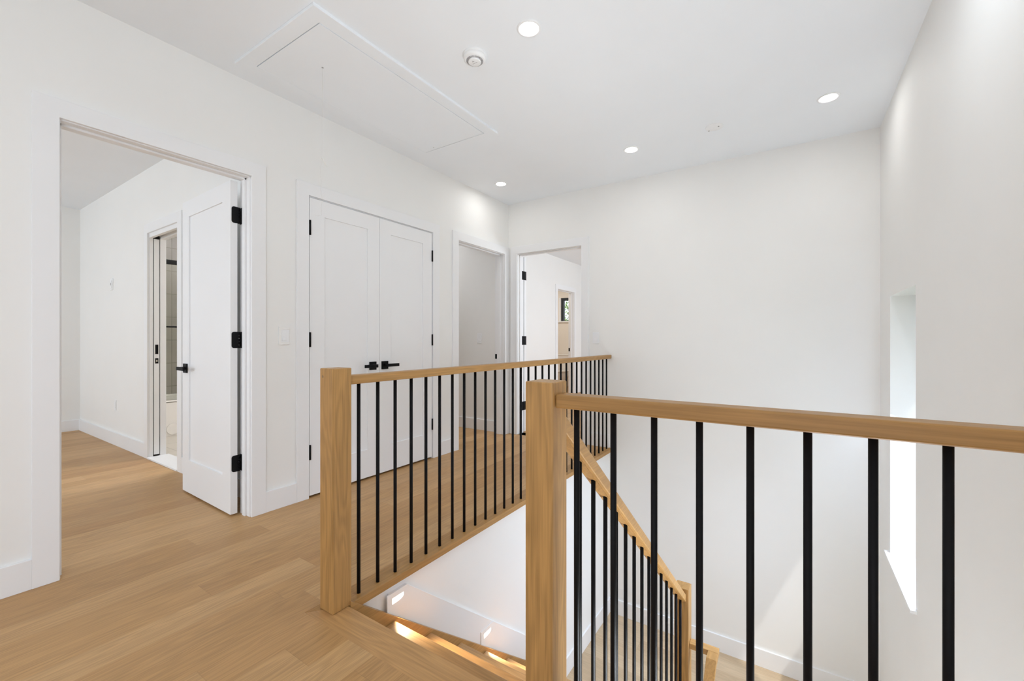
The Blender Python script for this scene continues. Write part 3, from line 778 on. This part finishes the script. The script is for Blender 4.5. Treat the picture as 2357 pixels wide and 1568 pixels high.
# ------------------------------------------------------------------ outside
struct('ground', MB().box(-30, 30, -30, 40, -3.9, -3.7), M['grass'])
t = thing('tree', (-5.2, 13.5, -3.7), 'leafy green tree outside the far bathroom window', 'tree')
tr = MB().tube((-5.2, 13.5, -3.7), (-5.1, 13.5, 1.2), 0.16, 0.10, n=10)
random.seed(11)
for a in range(9):
    ang = a * 0.7; z = 0.6 + a * 0.22
    tr.tube((-5.15, 13.5, z), (-5.15 + math.cos(ang) * 1.3, 13.5 + math.sin(ang) * 0.9, z + 0.7 + random.random() * 0.5), 0.035, 0.012, n=6)
part('trunk', tr, M['bark'], t)
for nm, mm, cnt, sd in (('foliage', M['leaf'], 900, 5), ('foliage', M['leaf2'], 900, 9)):
    random.seed(sd); lv = MB()
    for _ in range(cnt * 3):
        c = Vector((-5.15 + random.gauss(0, 0.85), 13.4 + random.gauss(0, 0.6), 2.1 + random.gauss(0, 0.75)))
        d = Vector((random.gauss(0, 1), random.gauss(0, 1), random.gauss(0, 1))).normalized(); e = d.orthogonal().normalized()
        s = random.uniform(0.06, 0.13)
        lv._add([c, c + d * s * 0.5 + e * s * 0.28, c + d * s, c + d * s * 0.5 - e * s * 0.28], [(0, 1, 2, 3)])
    part(nm, lv, mm, t)

# ------------------------------------------------------------------ light
w = bpy.data.worlds.new('daylight'); S.world = w; w.use_nodes = True
nt = w.node_tree
bg = nt.nodes['Background']
bg.inputs['Color'].default_value = (0.86, 0.93, 1.0, 1); bg.inputs['Strength'].default_value = 1.6

sd = bpy.data.lights.new('sun', 'SUN'); sd.energy = 1.25; sd.angle = math.radians(0.8); sd.color = (1.0, 0.97, 0.92)
so_ = bpy.data.objects.new('sun', sd); COL.objects.link(so_)
so_.rotation_euler = Vector((-1.15, 1, -2.565)).to_track_quat('-Z', 'Y').to_euler(); so_.location = (6, -4, 12)

def area(name, loc, direction, sx, sy, watts, col=(1, 1, 1), spread=180):
    d = bpy.data.lights.new(name, 'AREA'); d.shape = 'RECTANGLE'; d.size = sx; d.size_y = sy; d.energy = watts; d.color = col; d.spread = math.radians(spread)
    o = bpy.data.objects.new(name, d); COL.objects.link(o); o.location = loc
    o.rotation_euler = Vector(direction).to_track_quat('-Z', 'Z').to_euler()
    return o
# sky light at the tall window; the rest are unseen fill lights added
area('side_fill', (0.71, -1.65, 1.27), (-1, 0.35, 0.7), 1.4, 1.8, 54, (0.80, 0.87, 1.0))  # unseen fill added to brighten the left wall and ceiling
area('daylight_tall_window', (0.845, 3.495, 0.53), (-0.8, -0.40, -1.0), 0.62, 1.66, 52, (0.66, 0.79, 1.0), 105)
area('stairwell_up_fill', (0.70, 1.5, -2.02), (-1, -0.3, 2.6), 1.1, 1.65, 46, (0.87, 0.94, 1.0), 100)  # floating fill aimed up, added to lift the ceiling and stairwell walls
area('bedroom_fill', (-5.4, -3.45, 1.5), (0, 1, 0.5), 2.3, 1.5, 70, (0.78, 0.88, 1.0))  # out-of-view fill added to light the bedroom
area('back_room_fill', (0.70, 6.5, 1.4), (-1, 0, 0.5), 2.1, 1.7, 78, (0.80, 0.88, 1.0))  # added fill for the back room, no window seen there
area('study_fill', (-4.4, 3.55, ZC - 0.03), (0, 0, -1), 0.5, 0.5, 62, (0.94, 0.95, 1.0))  # added fill without a fixture, brightens the study and hall floor
area('bath_fill', (-5.2, 2.6, ZC - 0.03), (0, 0, -1), 0.25, 0.25, 9, (1.0, 0.97, 0.93))  # added fill over the bath, no lamp seen
area('far_bath_fill', (-4.8, 8.0, ZC - 0.03), (0, 0, -1), 0.25, 0.25, 17, (1.0, 0.96, 0.90))  # unseen fill added to brighten the far bath
# recessed lights of the same row pattern behind and above the frame
for (x, y, e, c) in ((0.20, 1.90, 4.4, (0.84, 0.92, 1.0)),):
    d = bpy.data.lights.new('hall_downlight', 'AREA'); d.shape = 'DISK'; d.size = 0.094; d.energy = e; d.color = c
    o = bpy.data.objects.new('hall_downlight', d); COL.objects.link(o); o.location = (x, y, ZC - 0.004)

# ------------------------------------------------------------------ camera
cd = bpy.data.cameras.new('camera'); cam = bpy.data.objects.new('camera', cd); COL.objects.link(cam)
cd.sensor_fit = 'HORIZONTAL'; cd.sensor_width = 36.0; cd.lens = 981.0 / 2357 * 36.0
cam.location = (0, 0, 1.114)
cam.rotation_euler = (PI / 2, 0, math.radians(33.3857))
cd.clip_start = 0.02; cd.clip_end = 200
S.camera = cam

S.view_settings.view_transform = 'Standard'
S.view_settings.look = 'None'
S.view_settings.gamma = 1.0
S.view_settings.use_curve_mapping = False
S.view_settings.exposure = 0.15
S.cycles.diffuse_bounces = 8
S.cycles.max_bounces = 14
S.cycles.transparent_max_bounces = 12
S.cycles.use_denoising = True
S.cycles.sample_clamp_indirect = 6.0
